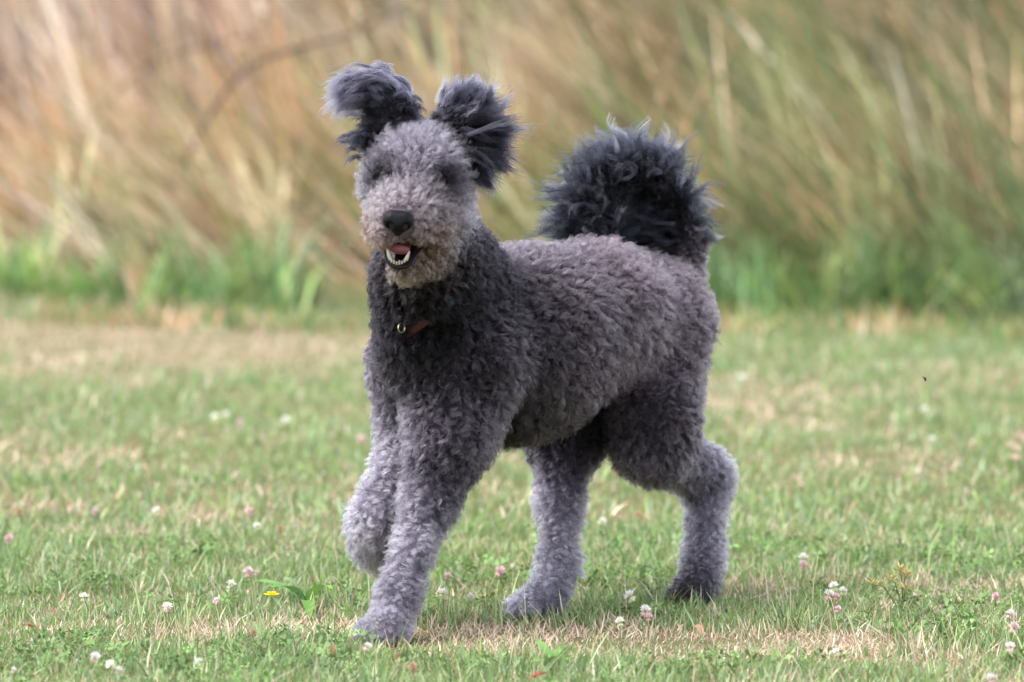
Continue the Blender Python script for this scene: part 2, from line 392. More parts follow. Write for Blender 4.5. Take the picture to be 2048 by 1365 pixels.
# ear leathers (thin) and tail core
cap(P(772, 288, 7.86), .020, P(790, 228, 7.875), .018, C_DARK, fl=.02, blend=.015, reg='ear_r')
cap(P(790, 228, 7.875), .018, P(745, 190, 7.865), .012, C_DARK, fl=.02, blend=.012, reg='ear_r')
cap(P(912, 300, 7.86), .022, P(915, 240, 7.885), .018, C_DARK, fl=.02, blend=.015, reg='ear_l')
cap(P(915, 240, 7.885), .018, P(945, 205, 7.885), .012, C_DARK, fl=.02, blend=.012, reg='ear_l')
TAIL = [P(1352, 560, 8.42), P(1362, 490, 8.445), P(1345, 415, 8.44), P(1300, 362, 8.41), P(1235, 352, 8.375), P(1190, 392, 8.345), P(1178, 445, 8.33)]
TR = [.030, .024, .018, .015, .013, .011, .008]
for q in range(6):
    cap(TAIL[q], TR[q], TAIL[q + 1], TR[q + 1], C_BODY if q < 1 else C_DARK, fl=.02, blend=.012, reg='tail' if q > 0 else 'body')
# carved away: mouth, eye hollows
MOUTH = (P(803, 508, 7.715), .0175, P(812, 494, 7.79), .013)
CORNER = (P(812, 497, 7.712), .0095, P(850, 486, 7.750), .0055)
EYES = [P(757, 350, 7.778), P(884, 368, 7.782)]

def seg_dist(p, a, b):
    ab = b - a; t = np.clip(((p - a) @ ab) / (ab @ ab + 1e-12), 0, 1)
    return np.linalg.norm(p - (a + t[..., None] * ab), axis=-1), t
def body_field(lo, hi, h):
    n = np.ceil((hi - lo) / h).astype(int) + 1
    ax = [lo[i] + h * np.arange(n[i]) for i in range(3)]
    F = np.full(n, .2, dtype=np.float64)
    for q in PR:
        m = max(q['ra'], q['rb']) + .07
        l = np.maximum(((np.minimum(q['a'], q['b']) - m - lo) / h).astype(int), 0)
        u = np.minimum(((np.maximum(q['a'], q['b']) + m - lo) / h).astype(int) + 2, n)
        sl = tuple(slice(l[i], u[i]) for i in range(3))
        X = np.stack(np.meshgrid(*[ax[i][sl[i]] for i in range(3)], indexing='ij'), -1)
        d, t = seg_dist(X, q['a'], q['b']); d = d - (q['ra'] * (1 - t) + q['rb'] * t)
        f = F[sl]; k = q['k']
        hh = np.clip(.5 + .5 * (f - d) / k, 0, 1)
        F[sl] = f * (1 - hh) + d * hh - k * hh * (1 - hh)
    def carve(a, ra, b, rb, k):
        X = np.stack(np.meshgrid(*ax, indexing='ij'), -1)
        lo_, hi_ = np.minimum(a, b) - .05, np.maximum(a, b) + .05
        l = np.maximum(((lo_ - lo) / h).astype(int), 0); u = np.minimum(((hi_ - lo) / h).astype(int) + 2, n)
        sl = tuple(slice(l[i], u[i]) for i in range(3))
        X = X[sl]; d, t = seg_dist(X, a, b); d = -(d - (ra * (1 - t) + rb * t))
        f = F[sl]; hh = np.clip(.5 - .5 * (f - d) / k, 0, 1)
        F[sl] = f * (1 - hh) + d * hh + k * hh * (1 - hh)
    carve(MOUTH[0], MOUTH[1], MOUTH[2], MOUTH[3], .006)
    carve(CORNER[0], CORNER[1], CORNER[2], CORNER[3], .004)
    for e in EYES: carve(e + np.array([0, -.006, 0]), .013, e + np.array([0, .003, 0]), .008, .014)
    return F, ax
def surface_nets(F, ax, h, lo):
    s = F < 0
    n = np.array(F.shape)
    c = [s[i:n[0] - 1 + i, j:n[1] - 1 + j, k:n[2] - 1 + k] for i in (0, 1) for j in (0, 1) for k in (0, 1)]
    tot = sum(x.astype(int) for x in c)
    act = (tot > 0) & (tot < 8)
    idx = -np.ones(act.shape, dtype=int); I = np.argwhere(act); idx[act] = np.arange(len(I))
    acc = np.zeros((len(I), 3)); cnt = np.zeros(len(I))
    offs = [(i, j, k) for i in (0, 1) for j in (0, 1) for k in (0, 1)]
    for p in offs:
        for d in range(3):
            if p[d]: continue
            q = list(p); q[d] = 1
            fa = F[tuple((I + p).T)]; fb = F[tuple((I + q).T)]
            m = (fa < 0) != (fb < 0)
            t = np.where(m, fa / np.where(m, fa - fb, 1), 0)
            pos = I + np.array(p) + t[:, None] * (np.array(q) - np.array(p))
            acc[m] += pos[m]; cnt[m] += 1
    V = lo + h * acc / cnt[:, None]
    Q = []
    for d in range(3):
        e1, e2 = [(1, 2), (2, 0), (0, 1)][d]
        sa = np.take(s, range(0, n[d] - 1), d); sb = np.take(s, range(1, n[d]), d)
        for inside in (True, False):
            E = np.argwhere((sa != sb) & (sa == inside))
            E = E[(E[:, e1] > 0) & (E[:, e2] > 0) & (E[:, e1] < n[e1] - 1) & (E[:, e2] < n[e2] - 1)]
            o1 = np.zeros(3, int); o1[e1] = 1; o2 = np.zeros(3, int); o2[e2] = 1
            f = [idx[tuple((E - a).T)] for a in (o1 * 0, o1, o1 + o2, o2)]
            f = np.stack(f if inside else f[::-1], 1)
            Q.append(f)
    return V, np.concatenate(Q)
H_ = .006
lo = np.min([np.minimum(q['a'], q['b']) - max(q['ra'], q['rb']) for q in PR], 0) - .03
hi = np.max([np.maximum(q['a'], q['b']) + max(q['ra'], q['rb']) for q in PR], 0) + .03
FLD, AX = body_field(lo, hi, H_)
BV, BQ = surface_nets(FLD, AX, H_, lo)
for _ in range(2):                                   # light smoothing
    acc = np.zeros_like(BV); cnt = np.zeros(len(BV))
    for a in range(4):
        np.add.at(acc, BQ[:, a], BV[BQ[:, (a + 1) % 4]]); np.add.at(cnt, BQ[:, a], 1)
    BV = .5 * BV + .5 * acc / np.maximum(cnt, 1)[:, None]
BV[:, 2] = np.maximum(BV[:, 2], .002)
FN = np.cross(BV[BQ[:, 2]] - BV[BQ[:, 0]], BV[BQ[:, 3]] - BV[BQ[:, 1]])
VN = np.zeros_like(BV)
for a in range(4): np.add.at(VN, BQ[:, a], FN)
VN = unit(VN)

REGS = ['body', 'head', 'muzzle', 'jaw', 'ear_r', 'ear_l', 'tail']
def skin_props(p):
    """blend the fur properties of the nearby primitives"""
    D = []
    for q in PR:
        d, t = seg_dist(p, q['a'], q['b']); D.append(d - (q['ra'] * (1 - t) + q['rb'] * t))
    D = np.stack(D, 1)
    near = D.argmin(1)
    W = np.exp(-(D - D.min(1, keepdims=True)) / .014); W /= W.sum(1, keepdims=True)
    out = {k: W @ np.array([q[k] for q in PR]) for k in ('fl', 'curl', 'lean')}
    out['col'] = W @ np.array([q['col'] for q in PR])
    out['reg'] = np.array([REGS.index(q['reg']) for q in PR])[near]
    return out
vp = skin_props(BV)
dog = empty('dog', (*(0.5 * (PAW1 + PAW2))[:2], 0))
tag(dog, 'curly grey dog trotting across the lawn, mouth open, ears flying', 'dog')
M_SKIN, N_, L_ = new_mat('dog_skin_and_undercoat')
_at = N_.new('ShaderNodeAttribute'); _at.attribute_name = 'col'
_b = N_.new('ShaderNodeBsdfPrincipled'); _b.inputs['Roughness'].default_value = .95; _b.inputs['Specular IOR Level'].default_value = .05
_o = N_.new('ShaderNodeOutputMaterial'); L_.new(_at.outputs['Color'], _b.inputs['Base Color']); L_.new(_b.outputs[0], _o.inputs[0])
mouth_d = seg_dist(BV, MOUTH[0], MOUTH[2])[0]
scol = vp['col'] * .8
scol[(mouth_d < .0182) | (seg_dist(BV, CORNER[0], CORNER[2])[0] < .0085)] = (.016, .008, .010)
body = link_mesh('body', np_mesh('body', BV, BQ.ravel(), np.full(len(BQ), 4), scol), M_SKIN, dog)

# ---------------------------------------------------------------- hair
tri = np.concatenate([BQ[:, [0, 1, 2]], BQ[:, [0, 2, 3]]])
TA = np.linalg.norm(np.cross(BV[tri[:, 1]] - BV[tri[:, 0]], BV[tri[:, 2]] - BV[tri[:, 0]]), axis=1) / 2
def scatter(n, w=None):
    pr = TA * (w if w is not None else 1); pr = pr / pr.sum()
    f = rng.choice(len(tri), n, p=pr)
    a, b = rng.random(n), rng.random(n); k = a + b > 1; a[k] = 1 - a[k]; b[k] = 1 - b[k]
    T = tri[f]
    c = np.stack([1 - a - b, a, b], 1)[:, :, None]
    return (BV[T] * c).sum(1), unit((VN[T] * c).sum(1))
def tangent(v, n): return v - (v * n).sum(-1, keepdims=True) * n
def comb(p, n, reg):
    v = np.tile(-.55 * HEAD + np.array([0, 0, -.8]), (len(p), 1))
    low = sstep(.34, .22, p[:, 2])[:, None]
    v = v * (1 - low) + np.array([0, 0, -1.0]) * low
    hd = (reg == 1) | (reg == 2) | (reg == 3)
    away = unit(p - (NOSE + np.array([0, -.01, 0])))
    v[hd] = away[hd] + np.array([0, 0, -.15])
    jw = reg == 3
    v[jw] = away[jw] * .5 + np.array([0, 0, -1.0])
    t = tangent(v, n)
    bad = np.linalg.norm(t, axis=1) < .15
    t[bad] = tangent(np.tile(np.array([.3, -.5, .2]), (bad.sum(), 1)), n[bad])
    return unit(t)
def make_curves(name, pts, radius, col, parent, taper=.35):
    """pts (n,k,3)"""
    n, k, _ = pts.shape
    hc = bpy.data.hair_curves.new(name)
    hc.add_curves([k] * n)
    hc.attributes['position'].data.foreach_set('vector', np.ascontiguousarray(pts, dtype=np.float32).ravel())
    r = hc.attributes.get('radius') or hc.attributes.new('radius', 'FLOAT', 'POINT')
    t = np.linspace(0, 1, k)
    rr = np.asarray(radius)[:, None] * (1 - (1 - taper) * t ** 2)[None]
    r.data.foreach_set('value', np.ascontiguousarray(rr, dtype=np.float32).ravel())
    a = hc.attributes.new('col', 'FLOAT_COLOR', 'CURVE')
    c4 = np.ones((n, 4), dtype=np.float32); c4[:, :3] = np.clip(col, .0012, .9)
    a.data.foreach_set('color', c4.ravel())
    hc.materials.append(M_HAIR)
    o = bpy.data.objects.new(name, hc); COL.objects.link(o)
    attach(o, parent)
    return o
def lock_paths(p, n, c, L, lean, cr, turns, ph, k=8):
    """centre lines of locks: rise along n, lie over along c, wind round in a helix"""
    t = np.linspace(0, 1, k)[None, :, None]
    side = np.cross(n, c)
    ln = lean[:, None, None]
    base = p[:, None] + L[:, None, None] * (n[:, None] * (.95 * t - ln * .66 * t ** 2) + c[:, None] * (ln * .62 * t ** 1.6))
    ang = 2 * math.pi * turns[:, None, None] * t + ph[:, None, None]
    ramp = np.minimum(t * 2.2, 1)
    crl = cr[:, None, None] * ramp
    return base + crl * (side[:, None] * (np.cos(ang) - np.cos(ph)[:, None, None] * (1 - ramp)) + (.75 * n + .35 * c)[:, None] * np.sin(ang))
COLLAR_OFF = .009
CLEAR = [(P(806, 655, 7.85), P(868, 642, 7.85), .021), (P(893, 605, 7.87), P(915, 586, 7.88), .022)]   # where the wool parts and shows the collar
def coat(n_locks, n_hair, k=10):
    lp, ln_ = scatter(n_locks)
    pr = skin_props(lp)
    ok = (seg_dist(lp, MOUTH[0], MOUTH[2])[0] > .0192) & (np.linalg.norm(lp - NOSE, axis=1) > .021)
    lp, ln_ = lp[ok], ln_[ok]; pr = {a: b[ok] for a, b in pr.items()}
    m = len(lp)
    c = comb(lp, ln_, pr['reg'])
    sd = np.cross(ln_, c); w = rng.normal(0, .75, m)[:, None]
    c = unit(c + sd * w)
    eye_d = np.min([np.linalg.norm(lp - e, axis=1) for e in EYES], 0)
    L = pr['fl'] * rng.uniform(.75, 1.25, m) * 1.22
    L *= .62 + .38 * sstep(.010, .036, eye_d)
    L *= .35 + .65 * sstep(.02, .045, np.linalg.norm(lp - NOSE, axis=1))
    md = np.minimum(seg_dist(lp, MOUTH[0], MOUTH[2])[0], seg_dist(lp, CORNER[0], CORNER[2])[0] + .0115)
    L *= .28 + .72 * sstep(.019, .036, md)
    for ca, cb, cw in CLEAR: L *= .25 + .75 * sstep(cw * .45, cw, seg_dist(lp, ca, cb)[0])
    cr = pr['curl'] * rng.uniform(.4, 1.4, m)
    turns = rng.uniform(1.1, 2.2, m) * np.where(rng.random(m) < .5, -1, 1)
    centre = lock_paths(lp, ln_, c, L, pr['lean'] * rng.uniform(.75, 1.15, m), cr, turns, rng.uniform(0, 6.28, m), k)
    patch = vnoise(lp[:, 0] * 1.0 + lp[:, 1] * .6, lp[:, 2] + lp[:, 1] * .4, .035)
    lc = pr['col'] * (rng.lognormal(0, .20, m) * (.52 + .96 * patch))[:, None]
    lc *= (.12 + .88 * sstep(.014, .044, eye_d))[:, None]  # shade of the eye hollows painted into the lock colour
    kd = kdtree.KDTree(m)
    for i, q in enumerate(lp): kd.insert(q, i)
    kd.balance()
    hp, hn = scatter(n_hair)
    ok = (seg_dist(hp, MOUTH[0], MOUTH[2])[0] > .0188) & (np.linalg.norm(hp - NOSE, axis=1) > .021)
    hp, hn = hp[ok], hn[ok]
    near = np.empty(len(hp), int); dist = np.empty(len(hp))
    for i, q in enumerate(hp):
        r = kd.find(q); near[i] = r[1]; dist[i] = r[2]
    ok = dist < .02
    hp, near = hp[ok], near[ok]; n = len(hp)
    off = hp - lp[near]
    t = np.linspace(0, 1, k)[None, :, None]
    sc = rng.uniform(.72, 1.08, n)[:, None, None]
    rel = (centre[near] - lp[near][:, None]) * sc
    clump = np.where(rng.random(n) < .35, .15, .70)[:, None, None]
    jit = rng.normal(0, .0009, (n, 1, 3)) * t + np.cumsum(rng.normal(0, .00020, (n, k, 3)), 1)
    pts = hp[:, None] + rel - off[:, None] * clump * sstep(0, .45, t) + jit
    pts[:, :, 2] = np.maximum(pts[:, :, 2], .003)
    col = lc[near] * rng.lognormal(0, .18, n)[:, None]
    pale = rng.random(n) < .05
    col[pale] = col[pale] * 1.7 + .01
    return pts, col
pts, colr = coat(23000, 300000)
make_curves('coat', pts, rng.uniform(.00020, .00034, len(pts)), colr, body)

# long hair of the ears: flow field around each ear
def flow_hair(name, roots, dirs, L, bendv, col, wave, k=12, per=34, spread=.0022, clump=.5, rad_=(.00020, .00034), wturn=(1.0, 2.2), rough=.0007):
    """locks of long hair; dirs start direction, bendv what the hair turns towards along its length"""
    m = len(roots)
    t = np.linspace(0, 1, k)
    d = unit(dirs + rng.normal(0, .10, (m, 3)))
    p = roots.copy(); rows = [p.copy()]
    for q in range(1, k):
        v = unit(d * (1 - t[q]) + unit(bendv) * t[q] * 1.15 + d * .12)
        p = p + v * (L / (k - 1))[:, None]; rows.append(p.copy())
    C = np.stack(rows, 1)
    s1 = unit(np.cross(d, rng.normal(0, 1, (m, 3)))); s2 = unit(np.cross(d, s1))
    ph = rng.uniform(0, 6.28, m)[:, None]; tn = rng.uniform(*wturn, m)[:, None]
    ang = 6.283 * tn * t[None] + ph
    A = (wave * rng.uniform(.4, 1.8, m))[:, None] * np.minimum(t * 1.6, 1)[None]
    C = C + (A * np.cos(ang))[..., None] * s1[:, None] + (A * np.sin(ang))[..., None] * s2[:, None] * .7
    i = np.repeat(np.arange(m), per); n = len(i)
    off = rng.normal(0, spread, (n, 1, 3))
    tt = t[None, :, None]
    sc = rng.uniform(.7, 1.05, n)[:, None, None]
    base = roots[i][:, None]
    pts = base + (C[i] - base) * sc + off * (1 - clump * np.sin(math.pi * np.minimum(tt, .9)) ) + np.cumsum(rng.normal(0, rough, (n, k, 3)), 1) * tt
    cc = col[i] * rng.lognormal(0, .2, n)[:, None]
    pale = rng.random(n) < .04; cc[pale] = cc[pale] * 2 + .02
    return make_curves(name, pts, rng.uniform(*rad_, n), cc, body, .3)
def line_pts(A, n, jitter):
    A = np.array(A); s = rng.random(n) * (len(A) - 1); i = np.minimum(s.astype(int), len(A) - 2); f = (s - i)[:, None]
    return A[i] * (1 - f) + A[i + 1] * f + rng.normal(0, 1, (n, 3)) * np.array(jitter), s / (len(A) - 1)
EAR_HI = np.array([.034, .032, .046]); EAR_LO = np.array([.0042, .0040, .0062])
# ear on the far side (left in the picture): swept up, over and down to the left
m = 640
r0, s = line_pts([P(740, 285, 7.85), P(775, 262, 7.865), P(806, 238, 7.875), P(800, 205, 7.88), P(776, 186, 7.875), P(750, 180, 7.865), P(730, 192, 7.86)], m, (.009, .012, .009))
d0 = unit(np.stack([-.15 - .75 * sstep(.45, 1, s) - .5 * sstep(.35, 0, s), rng.normal(-.05, .25, m), .95 - .55 * sstep(.55, 1, s) - .5 * sstep(.3, 0, s)], 1))
bv = np.stack([-.75 + rng.normal(0, .2, m), rng.normal(-.1, .35, m), -1.05 + .2 * s + rng.normal(0, .3, m)], 1)
Le = (.030 + .027 * sstep(0, .5, s) * (1 - .35 * sstep(.7, 1, s))) * rng.uniform(.85, 1.1, m) * rng.uniform(.6, 1.15, m)
ec = EAR_LO * (1 - sstep(.25, .6, s))[:, None] + EAR_HI * sstep(.25, .6, s)[:, None]
flow_hair('ear_hair', r0, d0, Le, bv, ec * rng.lognormal(0, .3, m)[:, None], .0013, per=30, spread=.0026)
# ear on the near side (right in the picture): fanned open up and to the right
m = 560
r0, s = line_pts([P(934, 322, 7.85), P(932, 296, 7.86), P(922, 270, 7.875), P(903, 245, 7.885), P(905, 226, 7.89), P(960, 216, 7.885)], m, (.010, .012, .010))
fan = -.75 + 2.35 * np.clip(s + rng.normal(0, .10, m), 0, 1.0)               # angle above the horizontal
d0 = np.stack([np.cos(fan), rng.normal(-.05, .28, m), np.sin(fan)], 1)
bv = np.stack([np.cos(fan - .35), rng.normal(0, .3, m), np.sin(fan - .35)], 1) + rng.normal(0, .22, (m, 3))
Le = (.040 + .024 * sstep(0, .35, s) - .035 * sstep(.5, .9, s)) * rng.uniform(.65, 1.2, m)
mixv = np.clip(sstep(.55, .95, s) + rng.normal(0, .15, m), 0, 1)[:, None]
ec = EAR_LO * (1 - mixv) + EAR_HI * 1.1 * mixv
flow_hair('ear_hair', r0, d0, Le, bv, ec * rng.lognormal(0, .3, m)[:, None], .0020, wturn=(.6, 1.6), per=30, spread=.0026)
# tail: a curled plume
m = 900
r0, s = line_pts(TAIL[1:], m, (.006, .006, .006))
CURL = P(1262, 440, 8.39)
out = unit(r0 - CURL); tanv = np.array(TAIL[1:]); tv = unit(np.gradient(tanv, axis=0))
ti = np.clip((s * (len(tanv) - 1)).astype(int), 0, len(tanv) - 1); tv = tv[ti]
inner = rng.random(m) < .36
d0 = unit(np.where(inner[:, None], -out * .5 + tv * .7, out * 1.0 + tv * .45) + np.stack([rng.normal(0, .25, m), rng.normal(0, .55, m), rng.normal(0, .25, m)], 1))
bv = d0 + np.where(inner[:, None], np.array([-.9, -.1, -.5]), np.array([-.40, 0, .05])) + rng.normal(0, .75, (m, 3))
Le = np.where(inner, rng.uniform(.05, .09, m), rng.uniform(.040, .090, m)) * (1 - .25 * sstep(.3, 0, s))
tc = np.where((rng.random(m) < .16)[:, None], np.array([.048, .048, .066]), np.array([.0066, .0068, .0100])) * rng.lognormal(0, .35, m)[:, None]
flow_hair('tail_hair', r0, d0, Le, bv, tc, .0080, k=18, per=26, spread=.0015, clump=.40, wturn=(.9, 2.1), rough=.0004)
# hair hanging from the root of the tail across the croup, towards the withers
m = 170
r0, s = line_pts([P(1330, 480, 8.41), P(1290, 462, 8.39), P(1235, 455, 8.36), P(1185, 445, 8.335)], m, (.008, .012, .010))
d0 = np.stack([np.full(m, -.95), rng.normal(-.25, .25, m), -.02 + rng.normal(0, .16, m)], 1)
bv = np.stack([np.full(m, -1.0), rng.normal(-.2, .25, m), -.22 + rng.normal(0, .2, m)], 1)
flow_hair('tail_hair', r0, d0, rng.uniform(.05, .09, m), bv, np.tile(np.array([.0066, .0070, .0108]), (m, 1)) * rng.lognormal(0, .3, m)[:, None], .0025, wturn=(.6, 1.4))

m = 60
r0, s = line_pts([P(1335, 455, 8.425), P(1338, 420, 8.43), P(1320, 385, 8.42)], m, (.006, .010, .008))
d0 = np.stack([np.full(m, -.9), rng.normal(-.2, .3, m), .05 + rng.normal(0, .25, m)], 1)
bv = np.stack([np.full(m, -.9), rng.normal(-.1, .3, m), -.15 + rng.normal(0, .35, m)], 1)
flow_hair('tail_hair', r0, d0, rng.uniform(.045, .085, m), bv, np.tile(np.array([.0085, .0088, .0130]), (m, 1)) * rng.lognormal(0, .4, m)[:, None], .0048, wturn=(.8, 1.8), rough=.0004)
# ---------------------------------------------------------------- nose, mouth, eyes
def blob(name, prims, carves, mat, parent, h=.0012, kk=.006, ck=.003):
    """small sculpted solid: smooth union of capsules minus carved capsules; prims (a, ra, b, rb, scale xyz about a)"""
    A = np.array([q[i] for q in prims for i in (0, 2)]); R = max(max(q[1], q[3]) for q in prims) + .004
    l0, h0 = A.min(0) - R, A.max(0) + R
    n = np.ceil((h0 - l0) / h).astype(int) + 1
    ax = [l0[i] + h * np.arange(n[i]) for i in range(3)]
    X = np.stack(np.meshgrid(*ax, indexing='ij'), -1)
    F = np.full(n, .1)
    for q in prims:
        Y = X; a, b = np.array(q[0]), np.array(q[2])
        if len(q) > 4:
            s = np.array(q[4]); Y = a + (X - a) / s; b = a + (b - a) / s
        d, t = seg_dist(Y, a, b); d = d - (q[1] * (1 - t) + q[3] * t)
        hh = np.clip(.5 + .5 * (F - d) / kk, 0, 1); F = F * (1 - hh) + d * hh - kk * hh * (1 - hh)
    for q in carves:
        d, t = seg_dist(X, np.array(q[0]), np.array(q[2])); d = -(d - (q[1] * (1 - t) + q[3] * t))
        hh = np.clip(.5 - .5 * (F - d) / ck, 0, 1); F = F * (1 - hh) + d * hh + ck * hh * (1 - hh)
    V, Q = surface_nets(F, ax, h, l0)
    return link_mesh(name, np_mesh(name, V, Q.ravel(), np.full(len(Q), 4)), mat, parent)
M_NOSE = principled('nose_leather', (.0028, .0028, .0036), .34, .10, .5, 900)
M_LIP = principled('lip', (.004, .0036, .0045), .35, .14, .2, 400)
M_TONGUE = principled('tongue', (.22, .065, .085), .42, .5, .6, 700, .15)
M_TOOTH = principled('tooth', (.40, .365, .29), .3, .35, .05, 300, .08)
M_EYE = principled('eye', (.004, .0035, .0035), .3, .05)
ND = 7.690
nose = blob('nose', [(P(784, 440, ND + .006), .0125, P(808, 442, ND + .006), .0125), (P(796, 452, ND + .004), .011, P(796, 462, ND + .010), .007),
                     (P(797, 432, ND + .020), .012, P(799, 436, ND + .035), .010)],
            [(P(778, 453, ND - .014), .0040, P(782, 450, ND + .008), .0030), (P(814, 455, ND - .014), .0040, P(810, 452, ND + .008), .0030),
             (P(769, 459, ND - .006), .0020, P(778, 456, ND - .004), .0028), (P(824, 461, ND - .006), .0020, P(815, 458, ND - .004), .0028),
             (P(796, 456, ND - .010), .0014, P(796, 472, ND - .004), .0014)], M_NOSE, dog)
def sweep(name, pts, r, mat, parent, seg=10, flat=(1, 1)):
    pts = np.array(pts); k = len(pts)
    # Catmull-Rom resample
    T = np.linspace(0, k - 1, (k - 1) * 5 + 1); out = []; rr = []
    for t in T:
        i = min(int(t), k - 2); f = t - i
        p0, p1, p2, p3 = pts[max(i - 1, 0)], pts[i], pts[i + 1], pts[min(i + 2, k - 1)]
        out.append(.5 * ((2 * p1) + (-p0 + p2) * f + (2 * p0 - 5 * p1 + 4 * p2 - p3) * f * f + (-p0 + 3 * p1 - 3 * p2 + p3) * f ** 3))
        rr.append(r[i] * (1 - f) + r[i + 1] * f)
    out = np.array(out); tv = unit(np.gradient(out, axis=0))
    n1 = unit(np.cross(tv, np.array([.1, -1, .2]))); n2 = np.cross(tv, n1)
    a = np.linspace(0, 2 * math.pi, seg, endpoint=False)
    V = out[:, None] + np.array(rr)[:, None, None] * (np.cos(a)[None, :, None] * n1[:, None] * flat[0] + np.sin(a)[None, :, None] * n2[:, None] * flat[1])
    m = len(out); V = V.reshape(-1, 3); F = []
    for i in range(m - 1):
        for j in range(seg):
            F += [i * seg + j, i * seg + (j + 1) % seg, (i + 1) * seg + (j + 1) % seg, (i + 1) * seg + j]
    lt = [4] * ((m - 1) * seg)
    F += list(range(seg))[::-1] + [(m - 1) * seg + j for j in range(seg)]; lt += [seg, seg]
    return link_mesh(name, np_mesh(name, V, F, lt), mat, parent)
sweep('lower_lip', [P(769, 488, 7.742), P(770, 508, 7.730), P(777, 526, 7.722), P(797, 536, 7.718), P(818, 531, 7.722), P(830, 514, 7.732), P(850, 488, 7.760)],
      [.0008, .0013, .0022, .0029, .0026, .0022, .0014], M_LIP, dog)
sweep('upper_lip', [P(769, 487, 7.742), P(776, 477, 7.726), P(796, 474, 7.716), P(818, 478, 7.724), P(850, 487, 7.760)], [.0012, .0018, .002, .0018, .0012], M_LIP, dog)
sweep('tongue', [P(802, 476, 7.790), P(799, 485, 7.758), P(798, 500, 7.732)], [.013, .0140, .0115], M_TONGUE, dog, 16, (1.15, .55))
def tooth(a, b, r0, r1):
    sweep('tooth', [a, (np.array(a) + b) / 2, b], [r0, r0 * .75 + r1 * .25, r1], M_TOOTH, dog, 8)
tooth(P(780, 520, 7.727), P(774, 498, 7.724), .0027, .0008)
tooth(P(812, 521, 7.727), P(819, 503, 7.724), .0027, .0008)
for k in range(6):
    u = (k - 2.5) / 2.5
    x = 796 + 13 * u; y = 523.5 - 4.5 * u * u
    tooth(P(x, y + 6, 7.722), P(x + .6 * math.sin(k * 5.1), y - .6 + 1.2 * math.sin(k * 3.7), 7.720), .0013, .0010)
for e in EYES:
    bm = bmesh.new(); bmesh.ops.create_uvsphere(bm, u_segments=16, v_segments=10, radius=.008)
    me = bpy.data.meshes.new('eye'); bm.to_mesh(me); bm.free()
    o = bpy.data.objects.new('eye', me); COL.objects.link(o); me.materials.append(M_EYE); o.location = Vector(e + np.array([0, .013, 0])); attach(o, dog)
# ---------------------------------------------------------------- collar, following the neck
M_COLLAR, N_, L_ = new_mat('patterned_webbing')
_tc = N_.new('ShaderNodeTexCoord'); _v = N_.new('ShaderNodeTexVoronoi'); _v.inputs['Scale'].default_value = 95
_r = N_.new('ShaderNodeValToRGB'); _r.color_ramp.interpolation = 'CONSTANT'
_r.color_ramp.elements[0].color = (.012, .012, .016, 1)
for pos, cc in ((.30, (.055, .005, .008)), (.62, (.015, .05, .07)), (.70, (.22, .07, .02)), (.76, (.015, .015, .02))):
    _e = _r.color_ramp.elements.new(pos); _e.color = (*cc, 1)
_s = N_.new('ShaderNodeSeparateColor'); _b = N_.new('ShaderNodeBsdfPrincipled'); _b.inputs['Roughness'].default_value = .6
_o = N_.new('ShaderNodeOutputMaterial')
L_.new(_tc.outputs['Object'], _v.inputs['Vector']); L_.new(_v.outputs['Color'], _s.inputs[0]); L_.new(_s.outputs[0], _r.inputs[0])
L_.new(_r.outputs[0], _b.inputs['Base Color']); L_.new(_b.outputs[0], _o.inputs[0])
nC = P(884, 606, 7.945)
f_ = unit(P(830, 652, 7.85) - nC); r_ = unit(P(918, 584, 7.87) - nC); up_ = unit(np.cross(r_, f_)); up_ = up_ if up_[2] > 0 else -up_
r_ = unit(np.cross(f_, up_)) 
def sample_field(p):
    g = np.clip((p - lo) / H_, 0, np.array(FLD.shape) - 2); i = g.astype(int)
    return FLD[tuple(i.T)]
ang = np.linspace(0, 2 * math.pi, 96, endpoint=False)
dirs = np.cos(ang)[:, None] * f_ + np.sin(ang)[:, None] * r_
rr = np.full(96, .03)
for s_ in np.linspace(.03, .16, 66):
    p = nC + dirs * s_; rr = np.where(sample_field(p) < 0, s_, rr)
for _ in range(6): rr = (np.roll(rr, 1) + rr * 2 + np.roll(rr, -1)) / 4
_fr = np.minimum(np.abs(ang + .15), np.abs(ang - 2 * math.pi + .15)); _fr = np.where((ang < 1.0) | (ang > 5.6), 1.0, 0.0)
for _ in range(8): _fr = (np.roll(_fr, 1) + _fr * 2 + np.roll(_fr, -1)) / 4
rr = np.minimum(rr, .105) + COLLAR_OFF * _fr - .002 * (1 - _fr)
V = []
for q in range(96):
    c = nC + dirs[q] * rr[q]
    for du, dr in ((-.0085, 0), (.0085, 0), (.0085, .002), (-.0085, .002)): V.append(c + up_ * du + dirs[q] * dr)
F = []
for q in range(96):
    for j in range(4): F += [q * 4 + j, q * 4 + (j + 1) % 4, ((q + 1) % 96) * 4 + (j + 1) % 4, ((q + 1) % 96) * 4 + j]
collar = link_mesh('collar', np_mesh('collar', np.array(V), F, [4] * 384), M_COLLAR, dog, smooth=False)
collar['label'] = 'dark webbing collar with red, teal and orange pattern'
M_STEEL = principled('brass_ring', (.45, .40, .30), .35, .5); M_STEEL.node_tree.nodes['Principled BSDF'].inputs['Metallic'].default_value = 1
RC = P(803, 656, 7.843)
RA = [RC + np.array([.0042 * math.cos(a), .005 * math.cos(a), .0062 * math.sin(a)]) for a in np.linspace(0, 2 * math.pi, 13)]
sweep('ring', RA, [.0009] * 13, M_STEEL, collar, 6)
